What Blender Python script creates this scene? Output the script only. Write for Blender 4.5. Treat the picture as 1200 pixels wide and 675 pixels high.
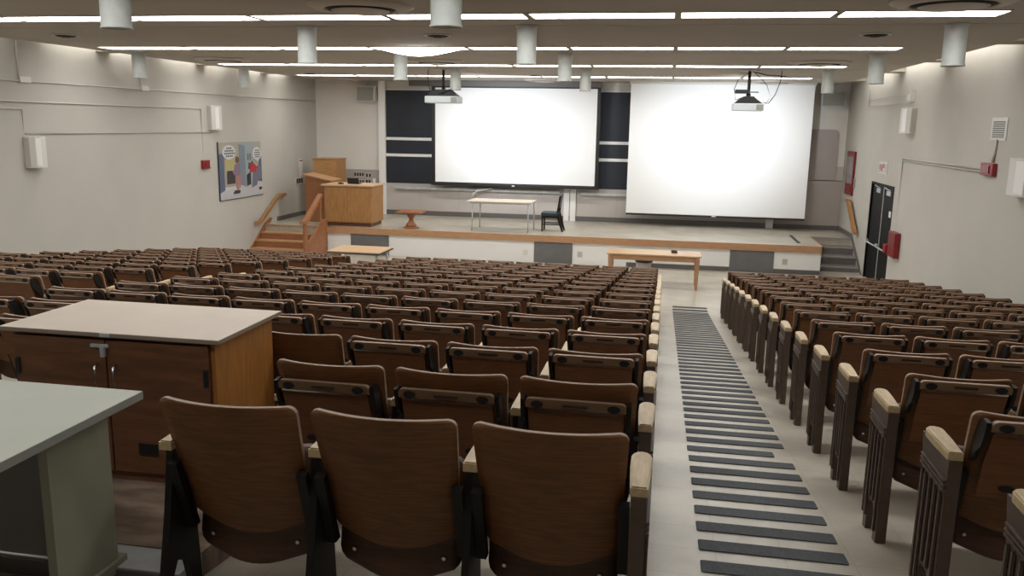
import bpy, bmesh, math, random
from mathutils import Vector, Matrix
random.seed(7)
PI = math.pi
S = bpy.context.scene
for o in list(bpy.data.objects): bpy.data.objects.remove(o)
COL = S.collection
H = 3.45          # camera height above the front floor; heights below are "below/above the eye" + H

# ---------------------------------------------------------------- camera
cam = bpy.data.cameras.new('camera'); co = bpy.data.objects.new('camera', cam); COL.objects.link(co)
cam.sensor_width = 36; cam.lens = 980/1200*36; cam.clip_start = .05
yaw, pitch, roll = -.180, .1935, .017
cy, sy = math.cos(yaw), math.sin(yaw)
fwd = Vector((sy*math.cos(pitch), cy*math.cos(pitch), -math.sin(pitch)))
rt = Vector((cy, -sy, 0)); up = rt.cross(fwd)
c_, s_ = math.cos(roll), math.sin(roll)
r2 = c_*rt + s_*up; u2 = -s_*rt + c_*up
co.matrix_world = Matrix(((r2.x, u2.x, -fwd.x, 0), (r2.y, u2.y, -fwd.y, 0), (r2.z, u2.z, -fwd.z, H), (0, 0, 0, 1)))
S.camera = co
# ---------------------------------------------------------------- light and exposure
w = bpy.data.worlds.new('world'); S.world = w; w.use_nodes = True
w.node_tree.nodes['Background'].inputs[0].default_value = (.02, .02, .022, 1)
S.view_settings.view_transform = 'Standard'; S.view_settings.look = 'None'
S.view_settings.gamma = 1; S.view_settings.use_curve_mapping = False
S.view_settings.exposure = 0.28
TUBE = 11.0           # emission of the lit ceiling lenses
MIDR = 8.0           # emission of the row over the rear third of the seats
REAR = 3.2           # emission of the unseen rearmost row, tuned low
COVE = 14.0           # tubes hidden in the wall slots
SCREEN_FILL = 560           # watts of the spot added at each projector to brighten the screens

# ---------------------------------------------------------------- materials
MATS = {}
def mat(name, col, rough=.6, metal=0., noise=0., nscale=8., stretch=(1, 1, 1), bump=0., emit=None, spec=.5, col2=None, coat=0.):
    m = bpy.data.materials.new(name); m.use_nodes = True
    nt = m.node_tree; p = nt.nodes['Principled BSDF']
    p.inputs['Base Color'].default_value = (*col, 1); p.inputs['Roughness'].default_value = rough
    p.inputs['Metallic'].default_value = metal; p.inputs['Specular IOR Level'].default_value = spec
    if coat: p.inputs['Coat Weight'].default_value = coat; p.inputs['Coat Roughness'].default_value = .25
    if noise or bump:
        tc = nt.nodes.new('ShaderNodeTexCoord'); mp = nt.nodes.new('ShaderNodeMapping')
        mp.inputs['Scale'].default_value = stretch
        n = nt.nodes.new('ShaderNodeTexNoise'); n.inputs['Scale'].default_value = nscale; n.inputs['Detail'].default_value = 5
        nt.links.new(tc.outputs['Object'], mp.inputs[0]); nt.links.new(mp.outputs[0], n.inputs[0])
        if noise:
            r = nt.nodes.new('ShaderNodeValToRGB')
            a = col2 or tuple(c*(1-noise) for c in col); b = tuple(min(1, c*(1+noise)) for c in col)
            r.color_ramp.elements[0].position = .32; r.color_ramp.elements[1].position = .7
            r.color_ramp.elements[0].color = (*a, 1); r.color_ramp.elements[1].color = (*b, 1)
            nt.links.new(n.outputs[0], r.inputs[0]); nt.links.new(r.outputs[0], p.inputs['Base Color'])
        if bump:
            bp = nt.nodes.new('ShaderNodeBump'); bp.inputs['Strength'].default_value = bump; bp.inputs['Distance'].default_value = .01
            nt.links.new(n.outputs[0], bp.inputs['Height']); nt.links.new(bp.outputs[0], p.inputs['Normal'])
    if emit:
        p.inputs['Emission Color'].default_value = (*emit[0], 1); p.inputs['Emission Strength'].default_value = emit[1]
    MATS[name] = m; return m
def tile_mat(name, c1, c2, mortar, rough):
    m = mat(name, c1, rough); nt = m.node_tree; p = nt.nodes['Principled BSDF']
    tc = nt.nodes.new('ShaderNodeTexCoord')
    br = nt.nodes.new('ShaderNodeTexBrick'); br.offset = 0; br.inputs['Scale'].default_value = 1
    br.inputs['Brick Width'].default_value = .305; br.inputs['Row Height'].default_value = .305; br.inputs['Mortar Size'].default_value = .0022
    br.inputs['Color1'].default_value = (*c1, 1); br.inputs['Color2'].default_value = (*c2, 1); br.inputs['Mortar'].default_value = (*mortar, 1)
    n = nt.nodes.new('ShaderNodeTexNoise'); n.inputs['Scale'].default_value = 1.7; n.inputs['Detail'].default_value = 8; n.inputs['Roughness'].default_value = .65
    r = nt.nodes.new('ShaderNodeValToRGB'); r.color_ramp.elements[0].color = (.74, .72, .68, 1); r.color_ramp.elements[1].color = (1.06, 1.05, 1.04, 1)
    r.color_ramp.elements[0].position = .3; r.color_ramp.elements[1].position = .62
    mx = nt.nodes.new('ShaderNodeMix'); mx.data_type = 'RGBA'; mx.blend_type = 'MULTIPLY'; mx.inputs[0].default_value = 1
    nt.links.new(tc.outputs['Object'], br.inputs[0]); nt.links.new(tc.outputs['Object'], n.inputs[0]); nt.links.new(n.outputs[0], r.inputs[0])
    nt.links.new(br.outputs[0], mx.inputs[6]); nt.links.new(r.outputs[0], mx.inputs[7]); nt.links.new(mx.outputs[2], p.inputs['Base Color'])
    r2_ = nt.nodes.new('ShaderNodeMapRange'); r2_.inputs[3].default_value = rough*.75; r2_.inputs[4].default_value = rough*1.3
    nt.links.new(n.outputs[0], r2_.inputs[0]); nt.links.new(r2_.outputs[0], p.inputs['Roughness'])
    return m
M_floor = tile_mat('vinyl tile', (.47, .435, .365), (.50, .465, .395), (.37, .345, .29), .30)
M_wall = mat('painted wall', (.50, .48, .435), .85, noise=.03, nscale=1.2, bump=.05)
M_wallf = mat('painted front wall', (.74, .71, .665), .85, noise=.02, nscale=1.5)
M_ceil = mat('ceiling board', (.43, .385, .33), .9, noise=.04, nscale=.8)
M_gap = mat('ceiling joint', (.05, .045, .04), .9)
M_soff = mat('slot plaster', (.72, .70, .66), .9)
M_lens = mat('lit lens', (.9, .9, .88), .4, emit=((1, .985, .95), TUBE))
M_lens_dim = mat('dim lens', (.9, .9, .88), .4, emit=((1, .985, .95), REAR))
M_lens_mid = mat('mid lens', (.9, .9, .88), .4, emit=((1, .985, .95), MIDR))
M_cove = mat('cove tube', (.9, .9, .88), .4, emit=((1, .98, .94), COVE))
M_lamp = mat('lamp housing', (.52, .55, .53), .45, metal=.0, noise=.06, nscale=14)
M_lampdark = mat('lamp inside', (.08, .08, .075), .6)
M_vent = mat('vent metal', (.52, .47, .42), .6)
M_wood = mat('plywood back', (.190, .080, .030), .5, noise=.22, nscale=9, stretch=(1.2, 1.2, 14), spec=.35)
M_tab = mat('tablet wood', (.180, .072, .028), .5, noise=.22, nscale=9, stretch=(1.2, 1.2, 16), spec=.35)
M_rail = mat('tablet rail wood', (.225, .120, .062), .45, noise=.15, nscale=9, stretch=(1.2, 1.2, 10), coat=.2)
M_edge = mat('plywood edge and rail highlight', (.33, .235, .165), .5, noise=.15, nscale=40)
M_seat = mat('seat shell', (.075, .030, .013), .5, noise=.2, nscale=9, stretch=(1.2, 1.2, 10), coat=.1)
M_iron = mat('dark iron', (.010, .008, .007), .5, spec=.3)
M_std = mat('brown enamel', (.080, .052, .036), .5, noise=.1, nscale=20)
M_arm = mat('worn armrest', (.52, .385, .215), .45, noise=.15, nscale=14, stretch=(5, 1, 5), coat=.2)
M_hole = mat('black hole', (.006, .005, .005), .8)
M_slot = mat('dark slot', (.035, .016, .010), .8)
M_chrome = mat('chrome', (.6, .6, .6), .22, metal=1)
M_steel = mat('galvanised steel', (.52, .55, .56), .4, metal=.12, noise=.15, nscale=6)
M_strip = mat('anti slip strip', (.045, .050, .058), .75, noise=.25, nscale=60, bump=.1)
M_oak = mat('oak veneer', (.40, .20, .070), .45, noise=.2, nscale=6, stretch=(8, 8, .7))
M_oakh = mat('oak across', (.42, .22, .085), .45, noise=.18, nscale=6, stretch=(.7, 8, 8))
M_oakr = mat('red oak', (.33, .135, .055), .45, noise=.2, nscale=6, stretch=(8, .8, 8))
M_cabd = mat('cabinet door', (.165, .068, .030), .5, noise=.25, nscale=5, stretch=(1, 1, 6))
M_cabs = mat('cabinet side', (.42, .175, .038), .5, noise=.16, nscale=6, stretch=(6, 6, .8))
M_lam = mat('beige laminate', (.64, .52, .41), .35, noise=.04, nscale=5)
M_lame = mat('laminate edge', (.33, .26, .20), .5)
M_desk = mat('grey green laminate', (.45, .48, .40), .4, noise=.03, nscale=6)
M_deske = mat('desk edge', (.30, .31, .28), .5)
M_deskp = mat('desk leg panel', (.30, .29, .22), .55, noise=.05, nscale=8)
M_plat = mat('worn plywood', (.26, .19, .14), .7, noise=.45, nscale=4.5, stretch=(1, 2.6, 1))
M_board = mat('chalkboard', (.014, .019, .030), .6, noise=.12, nscale=3)
M_white = mat('white enamel', (.84, .83, .81), .5)
M_off = mat('off white plastic', (.66, .65, .61), .5)
M_screen = mat('screen fabric', (.90, .91, .92), .9)
M_black = mat('black', (.012, .012, .013), .5)
M_lowp = mat('wainscot panel', (.52, .475, .445), .6, noise=.04, nscale=2)
M_taupe = mat('taupe panel', (.42, .37, .345), .7, noise=.04, nscale=2)
M_base = mat('grey base', (.13, .12, .115), .5)
M_red = mat('red enamel', (.19, .010, .014), .35)
M_sred = mat('faded red print', (.42, .16, .14), .6)
M_redp = mat('pull station red', (.24, .012, .012), .4)
M_cond = mat('conduit', (.50, .48, .43), .5)
M_door = mat('black door', (.005, .005, .005), .6, spec=.2)
M_glass = mat('cabinet glass', (.30, .28, .28), .1, noise=.3, nscale=3)
M_rub = mat('grey rubber stairs', (.17, .155, .145), .6, noise=.15, nscale=10)
M_rubn = mat('stair nosing', (.36, .335, .32), .5)
M_grey = mat('grey access panel', (.150, .148, .148), .55, noise=.07, nscale=5)
M_proj = mat('projector case', (.52, .56, .58), .4)
M_spk = mat('speaker grey', (.30, .30, .275), .6)
M_tabw = mat('table wood', (.47, .26, .135), .4, noise=.15, nscale=6, stretch=(.8, 8, 8))
M_tabt = mat('table top', (.62, .42, .25), .35, noise=.08, nscale=6, stretch=(.8, 8, 8))
M_teal = mat('teal vinyl', (.020, .045, .060), .4)
M_pale = mat('pale laminate', (.68, .58, .47), .4)
M_binb = mat('bin grey', (.36, .34, .32), .6)
P = {}
for nm, c in dict(wall=(.36, .34, .28), door=(.10, .13, .20), yellow=(.45, .40, .20), box=(.20, .24, .28), boxl=(.30, .36, .38), dark=(.05, .045, .05),
                  pink=(.42, .20, .18), red=(.42, .03, .05), grey=(.17, .18, .24), hair=(.16, .08, .06), flr=(.50, .50, .52), skin=(.55, .36, .28), ink=(.04, .04, .05), paper=(.58, .58, .58), purple=(.24, .17, .25)).items():
    P[nm] = mat('poster '+nm, c, .5)

# ---------------------------------------------------------------- mesh helper
class B:
    def __init__(s): s.bm = bmesh.new(); s.mi = 0
    def box(s, x0, x1, y0, y1, z0, z1, bev=0., mi=None):
        bm = s.bm; v = [bm.verts.new((x, y, z)) for x in (x0, x1) for y in (y0, y1) for z in (z0, z1)]
        F = [(0, 1, 3, 2), (4, 6, 7, 5), (0, 4, 5, 1), (2, 3, 7, 6), (0, 2, 6, 4), (1, 5, 7, 3)]
        fs = [bm.faces.new([v[i] for i in f]) for f in F]
        for f in fs: f.material_index = s.mi if mi is None else mi
        if bev:
            es = list({e for f in fs for e in f.edges})
            r = bmesh.ops.bevel(bm, geom=es, offset=bev, segments=2, affect='EDGES', profile=.6)
            for f in r['faces']: f.material_index = s.mi if mi is None else mi
        return s
    def prism(s, pts, axis, a0, a1, mi=None):
        """pts: 2-D outline; axis: 'X','Y','Z' extrusion from a0 to a1"""
        bm = s.bm
        def P3(p, a):
            return {'X': (a, p[0], p[1]), 'Y': (p[0], a, p[1]), 'Z': (p[0], p[1], a)}[axis]
        va = [bm.verts.new(P3(p, a0)) for p in pts]; vb = [bm.verts.new(P3(p, a1)) for p in pts]
        n = len(pts); fs = [bm.faces.new(va), bm.faces.new(vb[::-1])]
        for i in range(n): fs.append(bm.faces.new((va[i], vb[i], vb[(i+1) % n], va[(i+1) % n])))
        for f in fs: f.material_index = s.mi if mi is None else mi
        bmesh.ops.recalc_face_normals(bm, faces=fs); return s
    def lathe(s, prof, c=(0, 0, 0), n=20, mi=None):
        bm = s.bm; rings = []
        for r, z in prof:
            if r < 1e-5: rings.append([bm.verts.new((c[0], c[1], c[2]+z))])
            else: rings.append([bm.verts.new((c[0]+r*math.cos(2*PI*k/n), c[1]+r*math.sin(2*PI*k/n), c[2]+z)) for k in range(n)])
        fs = []
        for a, b in zip(rings, rings[1:]):
            for k in range(n):
                q = [a[k % len(a)], a[(k+1) % len(a)], b[(k+1) % len(b)], b[k % len(b)]]
                u = []
                for v in q:
                    if v not in u: u.append(v)
                if len(u) > 2: fs.append(bm.faces.new(u))
        for f in fs: f.material_index = s.mi if mi is None else mi; f.smooth = True
        bmesh.ops.recalc_face_normals(bm, faces=fs); return s
    def tube(s, pts, r, n=8, mi=None):
        bm = s.bm; pts = [Vector(p) for p in pts]; rings = []; ref = None
        for i, p in enumerate(pts):
            d = (pts[min(i+1, len(pts)-1)]-pts[max(i-1, 0)]).normalized()
            if ref is None: ref = Vector((0, 0, 1)) if abs(d.z) < .9 else Vector((1, 0, 0))
            a = d.cross(ref).normalized(); b = d.cross(a).normalized(); ref = b.cross(d)*1.0 if False else ref
            rr = r[i] if isinstance(r, (list, tuple)) else r
            rings.append([bm.verts.new(p+rr*(math.cos(2*PI*k/n)*a+math.sin(2*PI*k/n)*b)) for k in range(n)])
        fs = []
        for a, b in zip(rings, rings[1:]):
            for k in range(n): fs.append(bm.faces.new((a[k], a[(k+1) % n], b[(k+1) % n], b[k])))
        for f in fs: f.smooth = True
        fs += [bm.faces.new(rings[0][::-1]), bm.faces.new(rings[-1])]
        for f in fs: f.material_index = s.mi if mi is None else mi
        bmesh.ops.recalc_face_normals(bm, faces=fs); return s
    def disc(s, cx, y, cz, rx, rz, th, n=16, mi=None):
        return s.prism([(cx+rx*math.cos(2*PI*k/n), cz+rz*math.sin(2*PI*k/n)) for k in range(n)], 'Y', y, y+th, mi)
    def sheet(s, fn, th, nu=12, vs=None, rim=None, mi=None):
        """fn(u,v)->(x,y,z), u in -1..1, v in 0..1 ; thickness th towards +Y ; rim material on the border"""
        bm = s.bm; vs = vs or [i/8 for i in range(9)]
        us = [-1+2*i/nu for i in range(nu+1)]
        A = [[bm.verts.new(fn(u, v)) for u in us] for v in vs]
        Bk = [[bm.verts.new((q.co.x, q.co.y+th, q.co.z)) for q in row] for row in A]
        fs = []; rm = []
        for j in range(len(vs)-1):
            for i in range(nu):
                fs.append(bm.faces.new((A[j][i], A[j][i+1], A[j+1][i+1], A[j+1][i])))
                fs.append(bm.faces.new((Bk[j][i], Bk[j+1][i], Bk[j+1][i+1], Bk[j][i+1])))
        for f in fs: f.smooth = True
        L = len(vs)-1
        for i in range(nu):
            rm.append(bm.faces.new((A[0][i], Bk[0][i], Bk[0][i+1], A[0][i+1]))); rm.append(bm.faces.new((A[L][i], A[L][i+1], Bk[L][i+1], Bk[L][i])))
        for j in range(L):
            rm.append(bm.faces.new((A[j][0], A[j+1][0], Bk[j+1][0], Bk[j][0]))); rm.append(bm.faces.new((A[j][nu], Bk[j][nu], Bk[j+1][nu], A[j+1][nu])))
        for f in fs: f.material_index = s.mi if mi is None else mi
        for f in rm: f.material_index = rim if rim is not None else (s.mi if mi is None else mi)
        return s
    def obj(s, name, mats, parent=None, loc=None, rz=0.):
        bm = s.bm
        if not isinstance(mats, (list, tuple)): mats = [mats]
        me = bpy.data.meshes.new(name); bm.to_mesh(me); bm.free()
        for m in mats: me.materials.append(m)
        o = bpy.data.objects.new(name, me); COL.objects.link(o)
        if parent: o.parent = parent
        if loc: o.location = loc
        if rz: o.rotation_euler = (0, 0, rz)
        return o
def empty(name, loc=(0, 0, 0), rz=0.):
    o = bpy.data.objects.new(name, None); COL.objects.link(o); o.location = loc; o.rotation_euler = (0, 0, rz); o.empty_display_size = .1; return o
def tag(o, label=None, cat=None, group=None, kind=None):
    if label: o['label'] = label
    if cat: o['category'] = cat
    if group: o['group'] = group
    if kind: o['kind'] = kind
    return o
def struct(o): o['kind'] = 'structure'; return o
ORD = ['zeroth', 'first', 'second', 'third', 'fourth', 'fifth', 'sixth', 'seventh', 'eighth', 'ninth', 'tenth', 'eleventh', 'twelfth', 'thirteenth', 'fourteenth',
       'fifteenth', 'sixteenth', 'seventeenth', 'eighteenth', 'nineteenth']
def floor_z(Y): return 2.0 if Y < 0 else max(0., 2.0-.126*Y)

# ================================================================ ROOM
LW, RW, FW, BW = -10.6, 4.75, 24.45, -3.0
YB = 2.0/.126                     # where the slope meets the level front floor
STG = .70                         # stage height
SY = 20.85                        # stage front edge
CZ = H+1.2                        # ceiling
b = B(); b.prism([(BW, 2.0), (0, 2.0), (YB, 0), (FW+.1, 0), (FW+.1, -.12), (YB, -.12), (0, 1.86), (BW, 1.86)], 'X', LW-.1, RW+.1); struct(b.obj('floor', M_floor))
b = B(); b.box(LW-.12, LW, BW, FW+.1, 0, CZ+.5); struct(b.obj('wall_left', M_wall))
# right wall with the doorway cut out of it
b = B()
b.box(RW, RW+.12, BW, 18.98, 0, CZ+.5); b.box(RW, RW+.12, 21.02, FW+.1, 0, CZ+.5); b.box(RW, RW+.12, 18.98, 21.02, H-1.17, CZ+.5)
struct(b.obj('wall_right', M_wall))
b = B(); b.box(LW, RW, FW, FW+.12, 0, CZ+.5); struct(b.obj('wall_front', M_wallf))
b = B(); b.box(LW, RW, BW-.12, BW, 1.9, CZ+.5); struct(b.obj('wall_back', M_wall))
# ceiling: boards between dark joints, an open slot beside the right wall bridged under each lamp row
ROWS = [1.65, 5.65, 9.65, 13.65, 17.6, 21.6]
CR = 4.42
CL = -10.36
joints = [2.65, 6.65, 10.62, 14.65, 18.7, 22.75]
ys = [BW]+joints+[FW]
b = B()
for a, c in zip(ys, ys[1:]): b.box(CL, CR, a+.014, c-.014, CZ, CZ+.10, mi=0)
b.box(LW, RW, BW, FW, CZ+.5, CZ+.6, mi=1)
for j in joints: b.box(CL, CR, j-.03, j+.03, CZ+.101, CZ+.13, mi=2)
for y0 in (1.0, 4.9, 8.7, 12.56, 15.95, 19.05, 22.7): b.box(CR, RW, y0, y0+.55, CZ, CZ+.10, mi=0); b.box(LW, CL, y0+1.9, y0+2.3, CZ, CZ+.10, mi=0)
b.box(CR-.01, CR, BW, FW, CZ+.10, CZ+.5, mi=1); b.box(CL, CL+.01, BW, FW, CZ+.10, CZ+.5, mi=1)
struct(b.obj('ceiling', [M_ceil, M_soff, M_gap]))
# ---- stage
b = B()
b.box(-8.9, 3.72, SY, FW, 0, STG-.16, mi=0)                    # body
b.box(-8.9, 3.72, SY-.03, FW, STG-.16, STG, mi=1)
b.box(LW, -8.9, SY, FW, 0, STG, mi=1); b.box(3.72, RW, 22.7, FW, 0, STG, mi=1)
struct(b.obj('floor_stage', [M_white, M_floor]))
b = B(); b.box(-8.9, 3.75, SY-.06, SY-.03, STG-.16, STG+.004); b.box(3.72, 3.75, SY-.06, 22.7, STG-.16, STG+.004)
struct(b.obj('trim_1', M_tabw))                                  # wooden band along the stage edge
b = B(); b.box(-.9, 3.72, SY-.015, SY, 0, .11); struct(b.obj('baseboard_stage', M_base))
b = B(); b.box(LW, LW+.015, 21.6, FW, STG, STG+.12); struct(b.obj('baseboard_left', M_base))
b = B(); b.box(-10.5, -8.6, FW-.015, FW, STG, STG+.12); b.box(-8.35, 3.0, FW-.12, FW-.105, STG, STG+.14); b.box(3.0, RW, FW-.04, FW-.025, STG, STG+.12)
struct(b.obj('baseboard_front', M_base))
# right stairs of grey rubber
b = B(); zs = [STG-.19, STG-.38, STG-.57]
for i, z in enumerate(zs):
    y1 = 22.7-.4*i; b.box(3.75, RW, y1-.4, 22.7, (zs[i+1] if i < 2 else 0), z, mi=0); b.box(3.75, RW, y1-.42, y1-.37, z-.03, z+.006, mi=1)
b.box(3.75, RW, 22.68, 22.74, STG-.03, STG+.006, mi=1)
b.prism([(21.3, 0), (22.7, STG+.02), (FW-.05, STG+.02), (FW-.05, STG+.13), (22.62, STG+.13), (21.1, 0)], 'X', RW-.02, RW, mi=2)
struct(b.obj('trim_2', [M_rub, M_rubn, M_base]))
# baseboard along the front flat floor of the side walls
b = B(); b.box(RW-.015, RW, YB, 18.9, 0, .1); struct(b.obj('baseboard_right', M_base))

# left stairs, a wooden unit against the left wall
st = empty('stage_stairs', (-9.65, 20.0, 0)); tag(st, 'wooden steps with a solid side panel and handrail up to the stage left end', 'stairs')
def rel(o, p): o.location = Vector(o.location)-Vector(p.location); return o
SX0, SX1 = LW+.04, -8.85
for i in range(3):
    z = STG-.175*(i+1); y1 = SY-.30*i
    b = B(); b.box(SX0, SX1-.02, y1-.30, y1-.002, 0, z-.03, mi=0); b.box(SX0, SX1-.02, y1-.325, y1-.002, z-.03, z, mi=1)
    rel(b.obj('step', [M_oakr, M_tabw], st), st)
b = B(); b.box(SX0, SX1-.02, SY-.035, SY-.003, STG-.03, STG+.004); rel(b.obj('top_nosing', M_tabw, st), st)
b = B(); b.prism([(19.6, .0), (20.84, .0), (20.84, .90), (20.6, .90), (19.62, .40)], 'X', -8.86, -8.80); rel(b.obj('side_panel', M_oakr, st), st)
b = B(); b.prism([(19.75, 0), (19.95, 0), (20.86, .53), (21.3, .82), (21.15, .84), (20.86, .74)], 'X', LW+.002, LW+.03); rel(b.obj('wall_stringer', M_oakr, st), st)
b = B(); b.box(-8.87, -8.79, 19.46, 19.56, 0, .95, .006); rel(b.obj('post', M_oakr, st), st)
b = B(); b.box(-8.86, -8.80, 20.42, 20.50, .88, 1.52, .006); rel(b.obj('post', M_oakr, st), st)
b = B(); b.prism([(19.32, .93), (19.32, 1.0), (19.5, 1.0), (20.5, 1.60), (20.55, 1.56), (20.5, 1.50), (19.55, .93)], 'X', -8.89, -8.77); rel(b.obj('handrail', M_oakr, st), st)

# ================================================================ CEILING LAMPS
XS = [-9.85+1.646*i for i in range(9)]
seg_names = [ORD[i] for i in range(1, 9)]
rown = {9.65: 'nearest visible lamp row', 13.65: 'second lamp row', 17.6: 'third lamp row', 21.6: 'lamp row by the stage', 5.65: 'unseen lit row over the rear seats', 1.65: 'unseen lit row towards the rear wall'}  # the two rear rows are out of view and emit light
for Y in ROWS:
    for i in range(8):
        x0, x1 = XS[i]+.038, XS[i+1]-.038
        t = empty('ceiling_light', ((x0+x1)/2, Y, CZ))
        sag = (Y == 13.65 and i == 3)
        tag(t, f'fluorescent ceiling panel, {ORD[i+1]} from the left in the {rown[Y]}' if not sag else 'fluorescent ceiling panel with a lens sagging down like a bowl', 'ceiling light', 'fluorescent panels in the '+rown[Y])
        hw = (x1-x0)/2; hd = .215
        b = B()
        for a in ((-hw-.015, -hw, -hd-.015, hd+.015), (hw, hw+.015, -hd-.015, hd+.015), (-hw, hw, -hd-.015, -hd), (-hw, hw, hd, hd+.015)):
            b.box(a[0], a[1], a[2], a[3], -.014, -.001)
        b.obj('frame', M_vent, t)
        if sag:
            b = B(); n = 16
            bm = b.bm; G = [[bm.verts.new((-hw+2*hw*i2/n, -hd+2*hd*j/8, -.004-.13*math.sin(PI*i2/n)**1.2*math.sin(PI*j/8)**.6)) for i2 in range(n+1)] for j in range(9)]
            for j in range(8):
                for i2 in range(n): bm.faces.new((G[j][i2], G[j+1][i2], G[j+1][i2+1], G[j][i2+1])).smooth = True
            b.obj('lens', M_lens, t)
        else:
            b = B(); b.box(-hw, hw, -hd, hd, -.009, -.001); b.obj('lens', M_lens if Y > 9 else M_lens_mid if Y > 5 else M_lens_dim, t)
for X, side in ((CR+.05, 'right'), (CL-.05, 'left')):
    for i, y0 in enumerate((1.7, 5.6, 9.4, 13.2, 16.6, 19.8)):
        b = B(); b.tube([(X, y0, CZ+.22), (X, y0+2.6, CZ+.22)], .02, 8)
        tag(b.obj('cove_tube', M_cove), f'fluorescent tube hidden in the slot above the {side} wall, {ORD[i+1]} from the rear', 'tube light', f'tubes hidden above the {side} wall')
# cylinder downlights
k = 0
cylpos = [(-4.62, 6.6), (-1.76, 6.6), (-4.70, 10.62), (-1.80, 10.62), (3.14, 10.62), (-9.88, 14.7), (-4.75, 14.7), (-1.82, 14.7), (3.22, 14.7), (-9.9, 18.75), (-4.78, 18.75), (-1.86, 18.75), (3.18, 18.75)]
cylname = ['over the left of the frame, cut by the top edge', 'beside the photo centre, cut by the top edge', 'near the first lamp row, left one', 'near the first lamp row, middle one', 'near the first lamp row, right one',
           'before the second lamp row, next to the left wall', 'before the second lamp row, second from left', 'before the second lamp row, third from left', 'before the second lamp row, rightmost',
           'before the third lamp row, next to the left wall', 'in front of the left screen top left corner', 'in front of the left screen top right corner', 'in front of the right screen top right corner']
for (x, y), nm in zip(cylpos, cylname):
    t = empty('cylinder_downlight', (x, y, CZ)); tag(t, 'white cylinder downlight '+nm, 'downlight', 'cylinder downlights on the ceiling')
    b = B(); b.lathe([(.126, -.015), (.122, -.03), (.122, -.45), (.130, -.455), (.130, -.468), (.112, -.468), (.105, -.30), (0, -.28)], n=32); b.obj('housing', M_lamp, t)
    b = B(); b.lathe([(0, 0), (.14, 0), (.14, -.016), (0, -.016)], n=32); b.obj('mounting_plate', M_lamp, t)
    b = B(); b.lathe([(.0, -.31), (.098, -.33), (.102, -.44), (.0, -.442)], n=24); b.obj('reflector', M_lampdark, t)
# big round air diffusers
for (x, y, nm) in [(-3.28, 8.80, 'above the centre seats, nearest'), (2.55, 8.80, 'above the right aisle, nearest'), (-9.0, 16.2, 'by the left wall'), (-4.6, 16.5, 'between the middle lamp rows'), (2.62, 16.5, 'in front of the right projector'),
                   (-9.45, 23.6, 'over the stage left corner'), (-3.42, 23.15, 'above the left screen'), (2.6, 23.15, 'above the right screen')]:
    t = empty('air_diffuser', (x, y, CZ-.002)); tag(t, 'round ceiling air diffuser '+nm, 'air diffuser', 'round air diffusers on the ceiling')
    b = B(); b.lathe([(.56, 0), (.56, -.006), (.50, -.035), (.42, -.048), (.38, -.04), (.38, -.02), (.56, 0)], n=40); b.obj('outer_ring', M_vent, t)
    b = B(); b.lathe([(0, -.045), (.34, -.045), (.375, -.02), (.375, -.002), (0, -.002)], n=40); b.obj('throat_shade', M_hole, t)  # solid black bulge paints the shade of the open throat
    b = B(); b.lathe([(0, -.072), (.18, -.070), (.29, -.060), (.31, -.052), (.22, -.048), (0, -.046)], n=40); b.obj('centre_cone', M_vent, t)
for (x, y, nm) in [(-8.98, 11.6, 'by the left wall, nearer one'), (-3.24, 11.7, 'beside the photo centre'), (2.51, 11.7, 'left of the right hand cylinder lamp'), (-9.15, 20.8, 'by the left wall, farther one'), (-3.34, 21.0, 'above the left screen')]:
    t = empty('recessed_downlight', (x, y, CZ)); tag(t, 'small recessed round downlight '+nm, 'downlight', 'recessed downlights on the ceiling')
    b = B(); b.lathe([(.16, -.001), (.20, -.001), (.20, -.010), (.17, -.016), (.16, -.001)], n=32); b.obj('rim', M_lamp, t)
    b = B(); b.lathe([(0, -.028), (.12, -.026), (.158, -.010), (.158, -.001), (0, -.001)], n=32); b.obj('recess_shade', M_hole, t)  # black bulge stands in for the shade inside the recess
    b = B(); b.lathe([(0, -.044), (.06, -.040), (.07, -.030), (0, -.029)], n=24); b.obj('bulb', M_lampdark, t)

# ================================================================ FRONT WALL
def wallobj(name, label, cat, boxes, mats, group=None):
    b = B()
    for q in boxes: b.box(*q[:6], bev=(q[6] if len(q) > 6 else 0), mi=(q[7] if len(q) > 7 else 0))
    o = b.obj(name, mats); tag(o, label, cat, group); return o
# wainscot behind the stage (structure)
b = B(); b.box(-8.35, 3.0, FW-.105, FW, STG, H-1.80)
for x in (-7.3, -6.1, -4.9, -3.7, -2.55, -1.4, -.2, 1.0, 2.2): b.box(x-.004, x+.004, FW-.108, FW-.105, STG+.14, H-1.83, mi=1)
struct(b.obj('trim_3', [M_lowp, M_taupe]))
b = B(); b.box(3.0, RW, FW-.025, FW, STG, H-1.38); b.box(4.55, RW, FW-.02, FW, H-1.38, H-1.0, mi=1); b.box(3.0, RW, FW-.03, FW, H-1.40, H-1.385, mi=2)
struct(b.obj('trim_4', [M_taupe, M_lowp, M_base]))
r = .14; pts = [(3.0, H-1.37), (4.56, H-1.37), (4.56, H-r)]+[(4.56-r+r*math.cos(a), H-r+r*math.sin(a)) for a in [PI/2*i/6 for i in range(1, 7)]]+[(3.0, H)]
b = B(); b.prism(pts, 'Y', FW-.05, FW); tag(b.obj('wall_panel', M_taupe), 'taupe wall panel with a rounded corner right of the right screen', 'wall panel')
wallobj('wall_panel', 'grey panel with sockets low on the wall behind the lecterns', 'wall panel', [(-9.68, -8.58, FW-.04, FW, STG+.12, H-1.43)], M_taupe)
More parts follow.
